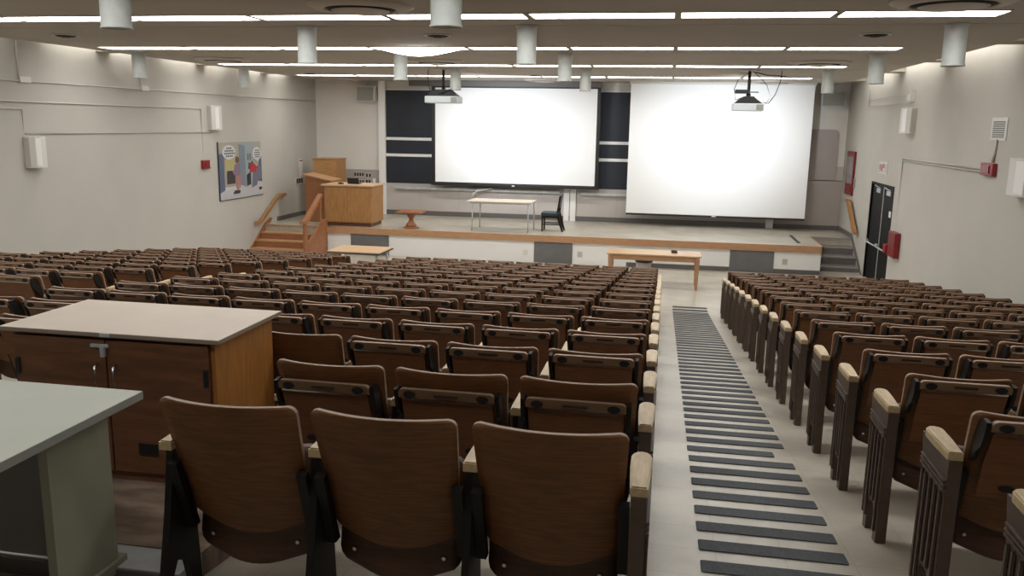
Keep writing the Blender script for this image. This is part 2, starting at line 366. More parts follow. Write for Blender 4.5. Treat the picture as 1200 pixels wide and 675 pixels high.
for (x0, x1, z0, z1, n, nm) in [(-9.40, -9.07, -1.66, -1.50, 4, 'upper left'), (-9.03, -8.84, -1.68, -1.52, 2, 'upper right'), (-9.40, -9.07, -1.88, -1.72, 4, 'lower left'), (-9.03, -8.86, -1.88, -1.71, 2, 'lower middle')]:
    t = empty('socket_plate', ((x0+x1)/2, FW-.055, H+z0)); tag(t, f'socket plate in the grey panel, {nm} of the cluster', 'socket', 'sockets on the grey wall panel')
    w2 = (x1-x0)/2; b = B(); b.box(-w2, w2, 0, .015, 0, z1-z0, .003); b.obj('plate', M_cond, t)
    b = B()
    for i in range(n):
        cx = -w2+(i+.5)*2*w2/n; b.box(cx-.028, cx+.028, -.004, 0, .03, z1-z0-.03)
    b.obj('sockets', M_black, t)
wallobj('switch_plate', 'white light switch plate right of the dark sockets', 'switch', [(-8.80, -8.71, FW-.055, FW-.04, H-1.88, H-1.69, .003), (-8.77, -8.74, FW-.062, FW-.055, H-1.82, H-1.76)], M_white)
b = B(); b.box(-8.56, -8.35, FW-.16, FW, STG, CZ, .006); struct(b.obj('trim_5', M_white))
b = B(); b.box(-2.93, -2.77, FW-.16, FW, STG, CZ, .006); b.box(-2.745, -2.58, FW-.16, FW, STG, CZ, .006); struct(b.obj('trim_6', M_white))
b = B(); b.box(2.78, 2.98, FW-.16, FW, STG, CZ, .006); struct(b.obj('trim_7', M_white))
for gi, (x0, x1, side) in enumerate([(-8.35, -2.94, 'left'), (-2.58, 2.78, 'middle')]):
    for (z0, z1, yo, nm) in [(-.44, .93, .06, 'upper'), (-.92, -.53, .08, 'middle'), (-1.80, -1.02, .10, 'lower')]:
        t = empty('chalkboard', ((x0+x1)/2, FW-yo, H+z0)); tag(t, f'dark {nm} sliding chalkboard mostly behind the {"left" if gi==0 else "right"} screen', 'chalkboard', 'chalkboards on the front wall')
        hw = (x1-x0)/2-.005; b = B(); b.box(-hw, hw, -.012, 0, 0, z1-z0); b.obj('slate', M_board, t)
        if nm != 'lower':
            b = B(); b.box(-hw, hw, -.06, .0, -.085, -.004, .004); b.obj('chalk_tray', M_white, t)
        if nm == 'upper':
            b = B(); b.box(-hw, hw, -.02, 0, z1-z0+.001, z1-z0+.03); b.obj('top_rail', M_white, t)
wallobj('chalk_tray', 'long metal chalk tray below the chalkboards left of the white post', 'chalk tray', [(-8.05, -3.05, FW-.20, FW-.105, H-1.97, H-1.92, .005), (-8.05, -3.05, FW-.21, FW-.19, H-1.97, H-1.89)], M_steel)
wallobj('chalk_tray', 'metal chalk tray right of the white post', 'chalk tray', [(-2.45, 2.7, FW-.20, FW-.105, H-1.99, H-1.94, .005), (-2.45, 2.7, FW-.21, FW-.19, H-1.99, H-1.91)], M_steel)
b = B(); b.tube([(-5.62, FW-.26, H-2.0), (-5.60, FW-.28, H-2.12), (-5.56, FW-.36, H-2.02), (-5.46, FW-.36, H-1.93), (-5.25, FW-.33, H-1.90), (-5.05, FW-.28, H-1.86)], .022, 10)
tag(b.obj('bent_pipe', M_off), 'bent white pipe hanging at the chalk tray behind the white table', 'pipe')
# speakers high on the front wall
for (x0, x1, z0, z1, side) in [(-9.18, -8.62, .58, 1.03, 'left'), (3.97, 4.58, .60, 1.01, 'right')]:
    t = empty('wall_speaker', ((x0+x1)/2, FW, H+z0)); tag(t, f'square grey speaker high on the front wall, {side} end', 'speaker', 'square speakers on the front wall')
    w2 = (x1-x0)/2; h = z1-z0
    b = B(); b.prism([(-.34, 0), (-.02, .06), (-.02, h), (-.28, h)], 'X', -w2, w2); b.obj('cabinet', M_off if side == 'left' else M_lamp, t)
    b = B(); b.prism([(-.352, .03), (-.34, .03), (-.285, h-.03), (-.297, h-.03)], 'X', -w2+.03, w2-.03); b.obj('grille', M_spk, t)
    b = B(); b.tube([(0, -.2, h-.01), (0, -.1, h+.06), (0, -.01, h+.06)], .012); b.obj('bracket', M_cond, t)
# screens
t = empty('projection_screen', (-4.38, 24.0, H-1.7)); tag(t, 'left wide white projection screen with black border in front of the chalkboards', 'projection screen')
b = B(); b.box(-2.34, 2.35, -.004, .004, 0, 2.70); b.obj('fabric', M_screen, t)
b = B(); b.box(-2.45, -2.341, -.006, .006, -.02, 2.80); b.box(2.351, 2.45, -.006, .006, -.02, 2.80); b.box(-2.341, 2.351, -.006, .006, 2.701, 2.80); b.box(-2.45, 2.45, -.006, .006, -.03, -.001); b.obj('border', M_black, t)
b = B(); b.box(-2.47, 2.47, -.02, .02, -.10, -.031, .01); b.obj('bottom_bar', M_black, t)
b = B(); b.box(-.04, .04, -.03, -.02, -.08, -.05); b.obj('pull_tab', M_white, t)
b = B(); b.box(-3.12, 2.47, -.07, .07, 2.74, 2.895, .01); b.obj('housing', M_base, t)
t = empty('projection_screen', (1.32, 23.8, H-2.4)); tag(t, 'right large white projection screen hanging lower than the left one', 'projection screen')
b = B(); b.box(-2.42, 2.41, -.004, .004, 0, 3.54); b.obj('fabric', M_screen, t)
b = B(); b.box(-2.42, 2.41, -.016, .016, -.05, -.001, .008); b.obj('bottom_bar', M_black, t)
b = B(); b.box(-.06, .06, -.022, -.016, -.04, -.01); b.obj('pull_tab', M_white, t)
b = B(); b.box(-2.46, 2.45, -.06, .06, 3.541, 3.60, .01); b.obj('housing', M_off, t)

# projectors
def projector(x, y, w2, name, h0, extra):
    t = empty('projector', (x, y, CZ)); tag(t, name, 'projector')
    b = B(); b.box(-.2, .2, -.12, .12, -.022, -.001, .004); b.obj('ceiling_plate', M_off, t)
    b = B(); b.tube([(0, 0, -.02), (0, 0, h0+.24)], .032, 12); b.tube([(0, 0, h0+.36), (0, 0, h0+.20)], .045, 12); b.obj('pole', M_black, t)
    b = B(); b.box(-w2, w2, -.22, .26, h0, h0+.155, .02); b.obj('case', M_proj, t)
    b = B(); b.prism([(-w2+.03, h0+.157), (w2-.03, h0+.157), (w2-.16, h0+.25), (w2-.22, h0+.30), (-w2+.22, h0+.30), (-w2+.12, h0+.24)], 'Y', -.16, .2); b.obj('mount_cage', M_black, t)
    b = B(); b.box(w2-.16, w2-.02, -.226, -.219, h0+.02, h0+.135)
    for i in range(5): b.box(w2-.15, w2-.03, -.232, -.226, h0+.03+i*.022, h0+.04+i*.022)
    b.obj('vent_grille', M_spk, t)
    b = B(); b.tube([(.0, .255, h0+.08), (.0, .30, h0+.08)], .055, 16); b.obj('lens', M_black, t)
    if extra:
        b = B(); b.box(-.28, .02, -.10, .06, h0+.36, h0+.44, .01); b.box(.02, .20, -.06, .02, h0+.38, h0+.40); b.obj('junction_box', M_black, t)
        pts = [(0, 0, -.05), (-.22, 0, -.18), (-.30, 0, -.40), (-.26, 0, -.62), (-.12, 0, h0+.28)]
        b = B(); b.tube(pts, .008); b.tube([(.05, 0, -.03), (.35, .05, -.10), (.75, .1, -.12)], .010)
        b.tube([(.66, .05, -.01), (.63, .05, -.25), (.55, .05, -.50), (.42, 0, -.68), (w2, 0, h0+.18)], .008); b.tube([(.1, 0, -.05), (.36, 0, -.30), (.45, 0, -.55), (.36, 0, -.70)], .007); b.obj('cable', M_black, t)
    else:
        b = B(); b.tube([(-.36, 0, -.01), (-.36, 0, -.25), (-.32, 0, -.5), (-.32, 0, h0+.22), (-.1, 0, h0+.20)], .008); b.tube([(-.36, 0, h0+.22), (0, -.18, h0+.22), (.2, -.17, h0+.30), (.3, -.1, h0+.19)], .018); b.obj('cable', M_black, t)
    return t
projector(-5.10, 18.9, .385, 'ceiling projector with a pale case left of the left screen top', -.76, False)
projector(1.60, 18.75, .315, 'ceiling projector with looping black cables in front of the right screen', -.845, True)
def spot(x, y, z, tx, ty, tz, W, ang):
    l = bpy.data.lights.new('screen_fill_spot', 'SPOT'); l.energy = W; l.spot_size = ang; l.spot_blend = 1.0; l.shadow_soft_size = .05; l.color = (.86, .93, 1)  # added wide spot, brightens the screen and the front wall around it
    o = bpy.data.objects.new('screen_fill_spot', l); COL.objects.link(o); o.location = (x, y, z); o.rotation_euler = (Vector((tx, ty, tz))-Vector((x, y, z))).to_track_quat('-Z', 'Y').to_euler()
    tag(o, 'added fill light at a ceiling projector', 'fill light'); o['kind'] = 'structure'
if SCREEN_FILL:
    spot(-5.10, 19.3, H+.52, -4.4, 24.0, H+.1, SCREEN_FILL, 1.3); spot(1.60, 19.15, H+.44, 1.4, 23.8, H+.1, SCREEN_FILL, 1.3)

# ================================================================ LEFT WALL
b = B()
def duct_left(pts, name, label, r=.014):
    b = B(); b.tube([(LW+.018, y, H+z) for y, z in pts], r, 6); tag(b.obj(name, M_cond), label, 'conduit', 'conduits on the left wall')
duct_left([(5.5, .56), (24.40, .575)], 'conduit', 'highest long thin conduit along the left wall')
duct_left([(5.5, .235), (17.95, .225), (17.95, -.98)], 'conduit', 'conduit on the left wall dropping to the red alarm')
duct_left([(5.5, .13), (12.46, .115), (12.46, -.30)], 'conduit', 'short conduit dropping to the nearer white speaker on the left wall')
duct_left([(12.50, -.29), (18.35, -.305), (18.35, -.27)], 'conduit', 'lowest conduit between the two white speakers on the left wall')
duct_left([(12.46, .60), (12.46, 1.0), (12.46, 1.19)], 'conduit', 'upright conduit from the nearer junction box to the ceiling', .012)
duct_left([(15.75, .62), (15.75, 1.19)], 'conduit', 'upright conduit from the farther junction box to the ceiling', .012)
for y, nm in ((12.58, 'nearer'), (15.86, 'farther')):
    wallobj('junction_box', f'{nm} small white junction box on the upper left wall', 'junction box', [(LW, LW+.05, y-.12, y+.12, H+.54, H+.64, .006)], M_off, 'junction boxes on the left wall')
def wedge_speaker(X, s, y0, y1, z0, z1, label):
    t = empty('wall_speaker', (X, (y0+y1)/2, H+z0)); tag(t, label, 'speaker', 'white wall speakers on the side walls')
    h = z1-z0; hy = (y1-y0)/2
    b = B(); pr = [(0, -hy), (s*.10, -hy), (s*.17, -hy+.06), (s*.19, -.02), (s*.17, hy-.06), (s*.10, hy), (0, hy)]
    b.prism([(p[0], p[1]) for p in pr], 'Z', 0, h); b.obj('case', M_off, t)
    b = B(); b.prism([(s*.172, -hy+.06), (s*.192, -.02), (s*.196, -.02), (s*.176, -hy+.06)], 'Z', .03, h-.03); b.obj('grille', M_white, t)
    b = B(); b.box(min(0, s*.105), max(0, s*.105), -hy-.002, -hy+.012, .02, h-.02) ; b.obj('side_seam', M_cond, t)
wedge_speaker(LW, 1, 12.45, 12.82, -.86, -.34, 'white curved wall speaker on the left wall, nearer one')
wedge_speaker(LW, 1, 18.25, 18.66, -.245, .31, 'white curved wall speaker on the left wall above the poster')
def alarm(X, s, y0, y1, z0, z1, label):
    t = empty('fire_alarm', (X, (y0+y1)/2, H+z0)); tag(t, label, 'fire alarm', 'red alarm boxes on the side walls')
    hy = (y1-y0)/2; h = z1-z0; b = B(); a, c = sorted((0, s*.07)); b.box(a, c, -hy, hy, 0, h, .012); b.obj('housing', M_redp, t)
    b = B(); a, c = sorted((s*.07, s*.085)); b.box(a, c, -hy*.55, hy*.55, h*.2, h*.8, .004); b.obj('sounder', M_red, t)
    b = B(); a, c = sorted((0, s*.05)); b.box(a, c, hy, hy+.06, h*.2, h*.8, .004); b.obj('fitting', M_off, t)
alarm(LW, 1, 17.86, 18.16, -1.14, -.94, 'small red fire alarm box left of the poster')
# poster: an anonymous cartoon scene
t = empty('poster', (LW+.002, 19.70, H-1.95)); tag(t, 'cartoon poster with two speech bubbles and a tall grey cabinet on the left wall', 'poster')
pw, ph = 2.20, 1.41
def pb(name, m, polys, d):   # polygons in poster space: u along +Y (0..1), v up (0..1)
    b = B()
    for i, pl in enumerate(polys): b.prism([(-pw/2+u*pw, v*ph) for u, v in pl], 'X', .0, .004+d*.0015+i*.00001)
    return b.obj(name, m, t)
def ell(u, v, ru, rv, n=20): return [(u+ru*math.cos(2*PI*i/n), v+rv*math.sin(2*PI*i/n)) for i in range(n)]
R = lambda u0, v0, u1, v1: [(u0, v0), (u1, v0), (u1, v1), (u0, v1)]
pb('sheet', P['paper'], [R(0, 0, 1, 1)], 0)
pb('drawn_wall', P['wall'], [R(0, .22, 1, .995)], 1)
pb('drawn_floor', P['flr'], [[(0, 0.02), (1, .02), (1, .26), (0, .14)]], 2)
pb('drawn_door', P['door'], [[(0, .12), (.13, .17), (.13, .8), (0, .8)], [(.9, .28), (1, .24), (1, .84), (.95, .84)]], 3)
pb('drawn_window', P['yellow'], [R(.15, .45, .37, .70), [(.30, .62), (.37, .62), (.37, .78), (.31, .70)]], 4)
pb('drawn_table', P['dark'], [R(.18, .27, .36, .50)], 5)
pb('drawn_cabinet', P['box'], [[(.47, .25), (.62, .18), (.62, .92), (.47, .95)]], 6)
pb('drawn_cabinet_front', P['boxl'], [[(.60, .18), (.78, .24), (.82, .93), (.60, .93)], [(.48, .95), (.60, .92), (.83, .93), (.72, .99)]], 7)
pb('drawn_shade', P['dark'], [R(.66, .66, .68, .78), R(.71, .66, .73, .78), [(.66, .50), (.72, .50), (.74, .60), (.68, .62)], [(.62, .2), (.72, .22), (.72, .45), (.62, .40)]], 8)
pb('drawn_person', P['pink'], [[(.38, .18), (.47, .18), (.48, .42), (.45, .5), (.39, .48)], [(.40, .12), (.43, .12), (.44, .2), (.40, .2)]], 9)
pb('drawn_person_top', P['purple'], [[(.32, .42), (.46, .40), (.46, .62), (.36, .60)], [(.30, .46), (.36, .44), (.36, .50), (.30, .5)]], 10)
pb('drawn_hair', P['hair'], [ell(.42, .68, .035, .06), ell(.76, .60, .03, .045)], 11)
pb('drawn_red_shirt', P['red'], [[(.70, .45), (.84, .42), (.88, .52), (.80, .60), (.70, .57)]], 12)
pb('drawn_trousers', P['grey'], [[(.74, .16), (.86, .20), (.90, .44), (.78, .44)], [(.86, .3), (.98, .3), (.96, .55), (.90, .55)]], 13)
pb('drawn_shoes', P['ink'], [[(.30, .09), (.44, .09), (.46, .14), (.34, .15)], [(.92, .10), (.98, .11), (.98, .15), (.92, .15)]], 14)
pb('speech_bubble', P['paper'], [ell(.23, .82, .145, .125), ell(.88, .77, .11, .12), [(.84, .68), (.92, .68), (.90, .60)]], 15)
lines = []
for k2, (u0, u1) in enumerate([(.18, .28), (.14, .33), (.13, .34), (.16, .30)]):
    v = .89-.045*k2; u = u0
    while u < u1: lines.append(R(u, v-.012, u+.028, v+.012)); u += .040
for k2, (u0, u1) in enumerate([(.84, .93), (.82, .95), (.82, .95), (.84, .92)]):
    v = .83-.04*k2; u = u0
    while u < u1: lines.append(R(u, v-.010, u+.024, v+.010)); u += .036
pb('lettering', P['ink'], lines, 17)
pb('border_line', P['ink'], [R(0, 0, .006, 1), R(0, 0, 1, .008)], 18)
# other left wall items
b = B(); b.box(LW, LW+.02, 23.12, 23.34, H-1.62, H-1.10, .003, 0); b.box(LW+.02, LW+.03, 23.14, 23.32, H-1.17, H-1.13, mi=1); tag(b.obj('wall_phone_plate', [M_wallf, M_red]), 'white instruction plate with a red strip on the left wall by the stage', 'sign')
t = empty('switch_bank', (LW, 23.1, H-1.83)); tag(t, 'row of three dark switches on the left wall by the stage', 'switch')
b = B(); b.box(0, .014, -.26, .26, 0, .2, .003); b.obj('plate', M_off, t)
for i in range(3): b = B(); b.box(.014, .022, -.20+.15*i, -.09+.15*i, .03, .17); b.obj('switch', M_black, t)
t = empty('wall_handrail', (LW, 21, H-2.6)); tag(t, 'short wooden handrail on the left wall above the wooden steps', 'handrail')
b = B(); b.prism([(-.75, -.09), (-.45, -.09), (.62, .52), (1.05, .52), (1.05, .60), (.58, .60), (-.50, -.01), (-.75, -.01)], 'X', .05, .10); b.obj('rail', M_oak, t)
for y, z in ((-.55, -.03), (.75, .57)): b = B(); b.tube([(0, y, z-.03), (.05, y, z-.02)], .02); b.obj('bracket', M_steel, t)

# ================================================================ RIGHT WALL
def duct_right(pts, label, r=.014, nm='conduit'):
    b = B(); b.tube([(RW-.02, y, H+z) for y, z in pts], r, 6); tag(b.obj(nm, M_cond), label, 'conduit', 'conduits on the right wall')
duct_right([(14.06, -.555), (18.5, -.555), (18.5, -2.06)], 'upper of the paired conduits from the right alarm, dropping to the red box')
duct_right([(14.06, -.60), (18.44, -.60)], 'lower of the paired conduits from the right alarm')
duct_right([(22.1, 1.10), (22.05, .56)], 'upright thin conduit high on the right wall', .010)
duct_right([(22.05, .73), (19.6, .74), (18.45, .70)], 'upper thin cable toward the white speaker on the right wall', .009)
duct_right([(22.02, .56), (18.5, .55), (18.2, .58)], 'lower thin cable toward the white speaker on the right wall', .009)
duct_right([(13.55, -.10), (13.60, -.44)], 'short white conduit between wall vent and alarm on the right wall', .022)
wallobj('junction_box', 'small white junction box above the white speaker on the right wall', 'junction box', [(RW-.07, RW, 18.15, 18.5, H+.60, H+.72, .008), (RW-.09, RW, 18.16, 18.22, H+.56, H+.80)], M_off)
wedge_speaker(RW, -1, 17.9, 18.5, -.05, .45, 'white curved wall speaker high on the right wall')
wedge_speaker(RW, -1, 11.95, 12.62, -.83, -.34, 'white wall speaker cut by the right edge of the picture')
alarm(RW, -1, 13.45, 13.95, -.64, -.45, 'red fire alarm box below the vent on the right wall')
t = empty('wall_vent', (RW, 13.55, H-.12)); tag(t, 'small white louvred vent on the right wall', 'vent')
b = B(); b.box(-.015, 0, -.30, .30, 0, .33, .004); b.obj('frame', M_off, t)
b = B()
for i in range(8): b.box(-.022, -.015, -.22, .22, .045+i*.031, .062+i*.031)
b.obj('louvres', M_base, t)
t = empty('fire_cabinet', (RW, 23.4, H-1.68)); tag(t, 'red framed glass fire cabinet above the right stage steps', 'fire cabinet')
b = B(); b.box(-.05, 0, -.45, .45, 0, 1.13, .01); b.obj('frame', M_red, t)
b = B(); b.box(-.058, -.05, -.36, .36, .30, 1.00); b.obj('glass', M_glass, t)
b = B(); b.box(-.062, -.05, -.32, .32, .10, .2); b.obj('label_strip', M_redp, t)
b = B(); b.box(-.03, -.005, -.62, -.50, .33, .45, .004); b.box(-.03, -.005, -.62, -.50, .22, .31, .004); b.obj('call_point', M_spk, t)
b = B(); b.box(RW-.012, RW, 19.72, 20.46, H-.95, H-.69, .003, 0)
for (y0, y1, z0, z1) in [(20.30, 20.42, .08, .2), (20.30, 20.42, .03, .06), (20.12, 20.26, .05, .2), (19.95, 20.08, .12, .22)]: b.box(RW-.015, RW-.012, y0, y1, H-.95+z0, H-.95+z1, mi=1)
for (y0, y1, z0, z1) in [(19.76, 19.9, .03, .22), (19.95, 20.08, .03, .08)]: b.box(RW-.015, RW-.012, y0, y1, H-.95+z0, H-.95+z1, mi=2)
tag(b.obj('notice', [M_off, M_sred, M_cond]), 'small white notice with red marks above the black doors', 'sign')
# doors
b = B()
for a in ((18.98, 19.03, 0, H-1.17), (20.97, 21.02, 0, H-1.17), (18.98, 21.02, H-1.22, H-1.17)): b.box(RW-.01, RW+.11, a[0], a[1], a[2], a[3])
struct(b.obj('trim_8', M_door))
for n_, (y0, y1) in enumerate([(19.035, 19.93), (19.95, 20.965)]):
    b = B(); b.box(RW+.03, RW+.075, y0, y1, .01, H-1.225, .004); d = struct(b.obj('door_%d' % (n_+1), M_door))
    b = B(); b.tube([(RW-.06, y0+.06, .88), (RW-.06, y1-.06, .88)], .018); b.tube([(RW+.03, y0+.06, .86), (RW-.02, y0+.06, .92), (RW-.06, y0+.06, .88)], .02); b.tube([(RW+.03, y1-.06, .86), (RW-.02, y1-.06, .92), (RW-.06, y1-.06, .88)], .02)
    b.obj('push_bar', M_steel, d)
    b = B(); b.box(RW+.012, RW+.03, y0+.30, y0+.62, H-1.40, H-1.30, .004); b.tube([(RW+.02, y0+.35, H-1.28), (RW+.0, y0+.6, H-1.26), (RW+.02, y0+.8, H-1.25)], .012); b.obj('door_closer', M_steel, d)
    if n_ == 0: b = B(); b.box(RW+.024, RW+.03, 19.12, 19.34, H-1.85, H-1.72); b.obj('door_sticker', M_white, d)
b = B(); b.box(RW+.02, RW+.05, 19.925, 19.955, .02, H-1.23); d = struct(b.obj('trim_9', M_steel))
# red box right of the doors
t = empty('hose_box', (RW, 18.42, H-2.58)); tag(t, 'deep red metal box with a bell on the wall right of the doors', 'alarm box')
b = B(); b.box(-.12, 0, -.33, .20, 0, .52, .02); b.obj('case', M_red, t)
b = B(); b.box(-.16, -.0, .205, .40, .03, .22, .02); b.obj('side_box', M_redp, t)
t = empty('wall_handrail', (RW, 22.4, H-2.2)); tag(t, 'short wooden handrail board on the right wall above the grey steps', 'handrail')
b = B(); b.prism([(-.55, -.35), (-.32, -.35), (.72, .35), (.85, .35), (.85, .42), (.50, .42), (-.55, -.28)], 'X', -.12, -.06); b.obj('rail', M_oak, t)
b = B(); b.tube([(0, -.40, -.34), (-.06, -.40, -.33)], .02); b.obj('bracket', M_steel, t)
b = B(); b.tube([(0, .6, .33), (-.06, .6, .34)], .02); b.obj('bracket', M_steel, t)

# ================================================================ STAGE FURNITURE
# stage front access panels and outlets
for x0, x1, nm in [(-8.15, -7.10, 'left'), (-3.24, -2.26, 'middle'), (1.60, 2.64, 'right')]:
    wallobj('access_panel', f'{nm} grey access panel in the stage front', 'panel', [(x0, x1, SY-.022, SY, .0 if nm != 'right' else .0, STG-.17, .003)], M_grey, 'grey panels in the stage front')
for x, z, nm in [(-2.07, .18, 'between the grey panel and the oak table'), (2.90, .22, 'near the stage right end'), (-3.46, .17, 'left of the middle grey panel')]:
    wallobj('wall_outlet', f'small outlet plate in the stage front {nm}', 'outlet', [(x-.06, x+.06, SY-.012, SY, z, z+.14, .002)], M_cond if nm[0] != 'l' else M_wallf)
b = B(); b.box(3.22, 3.30, 21.30, 22.78, STG, STG+.012, .002); tag(b.obj('floor_slot_cover', M_black), 'black strip set in the stage floor near the right steps', 'floor cover')
# console desk
t = empty('console_desk', (-8.31, 21.55, STG)); tag(t, 'oak veneer console desk with two panels at the stage left end', 'desk')
b = B(); b.box(-.60, .62, -.44, .40, .0, .10); b.obj('toe_kick', M_cabd, t)
b = B(); b.box(-.64, .66, -.50, .46, .10, 1.06); b.box(-.63, .655, -.506, -.50, .12, 1.04); b.obj('body', M_oak, t)
for x0, x1 in ((-.625, .005), (.012, .65)): b = B(); b.box(x0, x1, -.516, -.506, .12, 1.03, .002); b.obj('front_panel', M_oak, t)
b = B(); b.box(.66, .675, -.47, .44, .80, 1.05, .002); b.obj('side_drawer', M_oak, t)
b = B(); b.box(-.72, .71, -.55, .50, 1.062, 1.10, .004); b.obj('desktop', M_tabt, t)
t = empty('laptop', (-8.28, 21.45, STG+1.10)); tag(t, 'open black laptop on the console desk', 'laptop')
b = B(); b.box(-.16, .16, -.02, .20, 0, .02, .004); b.obj('keyboard_base', M_black, t)
b = B(); b.prism([(-.06, .16), (-.045, .16), (.0, .02), (-.02, .02)], 'X', -.16, .16); b.obj('lid', M_black, t)
t = empty('tape_dispenser', (-8.58, 21.30, STG+1.10)); tag(t, 'small dark object lying left of the laptop on the console desk', 'object')
b = B(); b.box(-.07, .07, -.04, .04, 0, .035, .01); b.obj('body', M_seat, t); b = B(); b.lathe([(0, .035), (.025, .035), (.02, .05), (0, .052)], n=12); b.obj('cap', M_black, t)
# slanted lectern
t = empty('lectern', (-9.45, 22.1, STG)); tag(t, 'reddish oak lectern with a slanted top left of the console desk', 'lectern')
b = B(); b.prism([(-.36, 0), (.36, 0), (.36, 1.12), (-.36, 1.26)], 'Y', -.34, .34); b.obj('body', M_oakr, t)
b = B(); b.prism([(-.42, 1.275), (.42, 1.115), (.42, 1.155), (-.42, 1.315)], 'Y', -.40, .40); b.obj('slanted_top', M_tabw, t)
b = B(); b.box(.362, .372, -.25, .25, .98, 1.08); b.obj('shelf_opening', M_black, t)
t = empty('equipment_cupboard', (-9.73, 23.3, STG)); tag(t, 'tall oak cupboard standing behind the slanted lectern', 'cupboard')
b = B(); b.box(-.34, .36, -.38, .38, 0, 1.66, .004); b.obj('carcass', M_oak, t)
b = B(); b.box(-.33, .35, -.392, -.382, .06, 1.64, .002); b.obj('door', M_oakh, t)
b = B(); b.box(-.36, .38, -.40, .40, 1.662, 1.69, .003); b.obj('top', M_oak, t)
# hourglass pedestal
t = empty('pedestal_table', (-6.60, 21.20, STG)); tag(t, 'small wooden pedestal table with an hourglass stem on the stage', 'table')
b = B(); b.lathe([(0, 0), (.21, 0), (.21, .03), (.16, .045), (.15, .06), (.0, .06)], n=28); b.obj('base', M_oakr, t)
b = B(); b.lathe([(0, .061), (.15, .061), (.145, .10), (.085, .17), (.055, .23), (.07, .28), (.12, .35), (.16, .42), (0, .42)], n=8); b.obj('stem', M_oakr, t)
b = B(); b.box(-.34, .34, -.30, .30, .421, .455, .004); b.obj('tabletop', M_oakr, t)
# thin legged table
t = empty('folding_table', (-4.20, 21.55, STG)); tag(t, 'pale table on thin metal legs in the middle of the stage', 'table')
b = B(); b.box(-.87, .83, -.45, .45, .755, .785, .005); b.obj('tabletop', M_pale, t)
b = B(); b.box(-.80, .76, -.40, .40, .725, .753); b.obj('apron', M_steel, t)
for x, dx in ((-.72, -.02), (.74, .02)):
    for y in (-.40, .38): b = B(); b.tube([(x+(.03 if y > 0 else 0), y, .724), (x-(.02 if x < 0 else .0)+(.03 if y > 0 else 0), y, 0)], .016, 10); b.obj('leg', M_steel, t)
# teal chair, facing left
t = empty('side_chair', (-2.95, 21.85, STG)); tag(t, 'dark wooden chair with a teal seat facing left on the stage', 'chair')
b = B(); b.box(-.25, .20, -.23, .23, .41, .50, .03); b.obj('seat', M_teal, t)
for y in (-.20, .20):
    b = B(); b.box(-.235, -.195, y-.02, y+.02, 0, .41, .004); b.obj('leg', M_iron, t)
    b = B(); b.prism([(.15, .42), (.30, 0), (.345, 0), (.21, .50), (.27, .94), (.225, .94), (.16, .50)], 'Y', y-.02, y+.02); b.obj('leg', M_iron, t)
    b = B(); b.box(-.195, .26, y-.012, y+.012, .17, .20); b.obj('stretcher', M_iron, t)
b = B(); b.prism([(.17, .40), (.205, .40), (.205, .36), (.17, .36)], 'Y', -.18, .18); b.box(-.195, .17, -.215, .215, .355, .41, mi=0); b.obj('seat_frame', M_iron, t)
b = B(); b.prism([(.195, .62), (.225, .62), (.262, .92), (.232, .92)], 'Y', -.175, .175); b.obj('backrest', M_teal, t)
# oak table in front of the stage
t = empty('oak_table', (-.19, 18.42, 0)); tag(t, 'long oak table on the front floor below the right screen', 'table')
b = B(); b.box(-1.02, 1.00, -.36, .36, .715, .745, .004); b.obj('tabletop', M_tabt, t)
b = B(); b.box(-.92, .90, -.31, -.28, .60, .714); b.box(-.92, .90, .28, .31, .60, .714); b.box(-.95, -.92, -.28, .28, .60, .714); b.box(.90, .93, -.28, .28, .60, .714); b.obj('apron', M_tabw, t)
for x in (-.94, .92):
    for y in (-.29, .29):
        b = B(); bm = b.bm; v = []
        for z, h in ((0, .026), (.60, .045), (.714, .045)): v.append([bm.verts.new((x+a*h, y+c*h, z)) for a, c in ((-1, -1), (1, -1), (1, 1), (-1, 1))])
        for a, c in zip(v, v[1:]):
            for i in range(4): bm.faces.new((a[i], a[(i+1) % 4], c[(i+1) % 4], c[i]))
        bm.faces.new(v[0][::-1]); bm.faces.new(v[-1]); b.obj('leg', M_tabw, t)
t = empty('stapler', (.24, 18.45, .745)); tag(t, 'small dark stapler on the long oak table', 'stapler')
b = B(); b.box(-.07, .07, -.03, .03, 0, .02, .004); b.obj('base', M_black, t); b = B(); b.box(-.07, .06, -.02, .02, .024, .06, .008); b.obj('arm', M_cabd, t)
t = empty('waste_bin', (-.45, 20.2, 0)); tag(t, 'grey waste bin with black liner seen under the long oak table', 'waste bin')
b = B(); b.lathe([(0, 0), (.17, 0), (.19, .28), (0, .28)], n=24); b.obj('bin', M_binb, t)
b = B(); b.lathe([(.192, .24), (.215, .25), (.22, .35), (.20, .36), (.19, .281), (0, .281), (0, .282)], n=24); b.obj('liner', M_black, t)
# left table in front of the stage
t = empty('folding_table', (-6.45, 17.05, 0)); tag(t, 'wood topped folding table with dark edge below the wooden steps', 'table')
b = B(); b.box(-.58, .58, -.46, .46, .722, .745, .003); b.obj('tabletop', M_tabt, t)
b = B(); b.box(-.585, .585, -.465, .465, .695, .7215, .003); b.obj('edge_band', M_black, t)
for x in (-.48, .48):
    for y in (-.34, .34): b = B(); b.box(x-.02, x+.02, y-.02, y+.02, 0, .694, .003); b.obj('leg', M_steel, t)
    b = B(); b.box(x-.012, x+.012, -.32, .32, .10, .13); b.obj('leg_brace', M_steel, t)

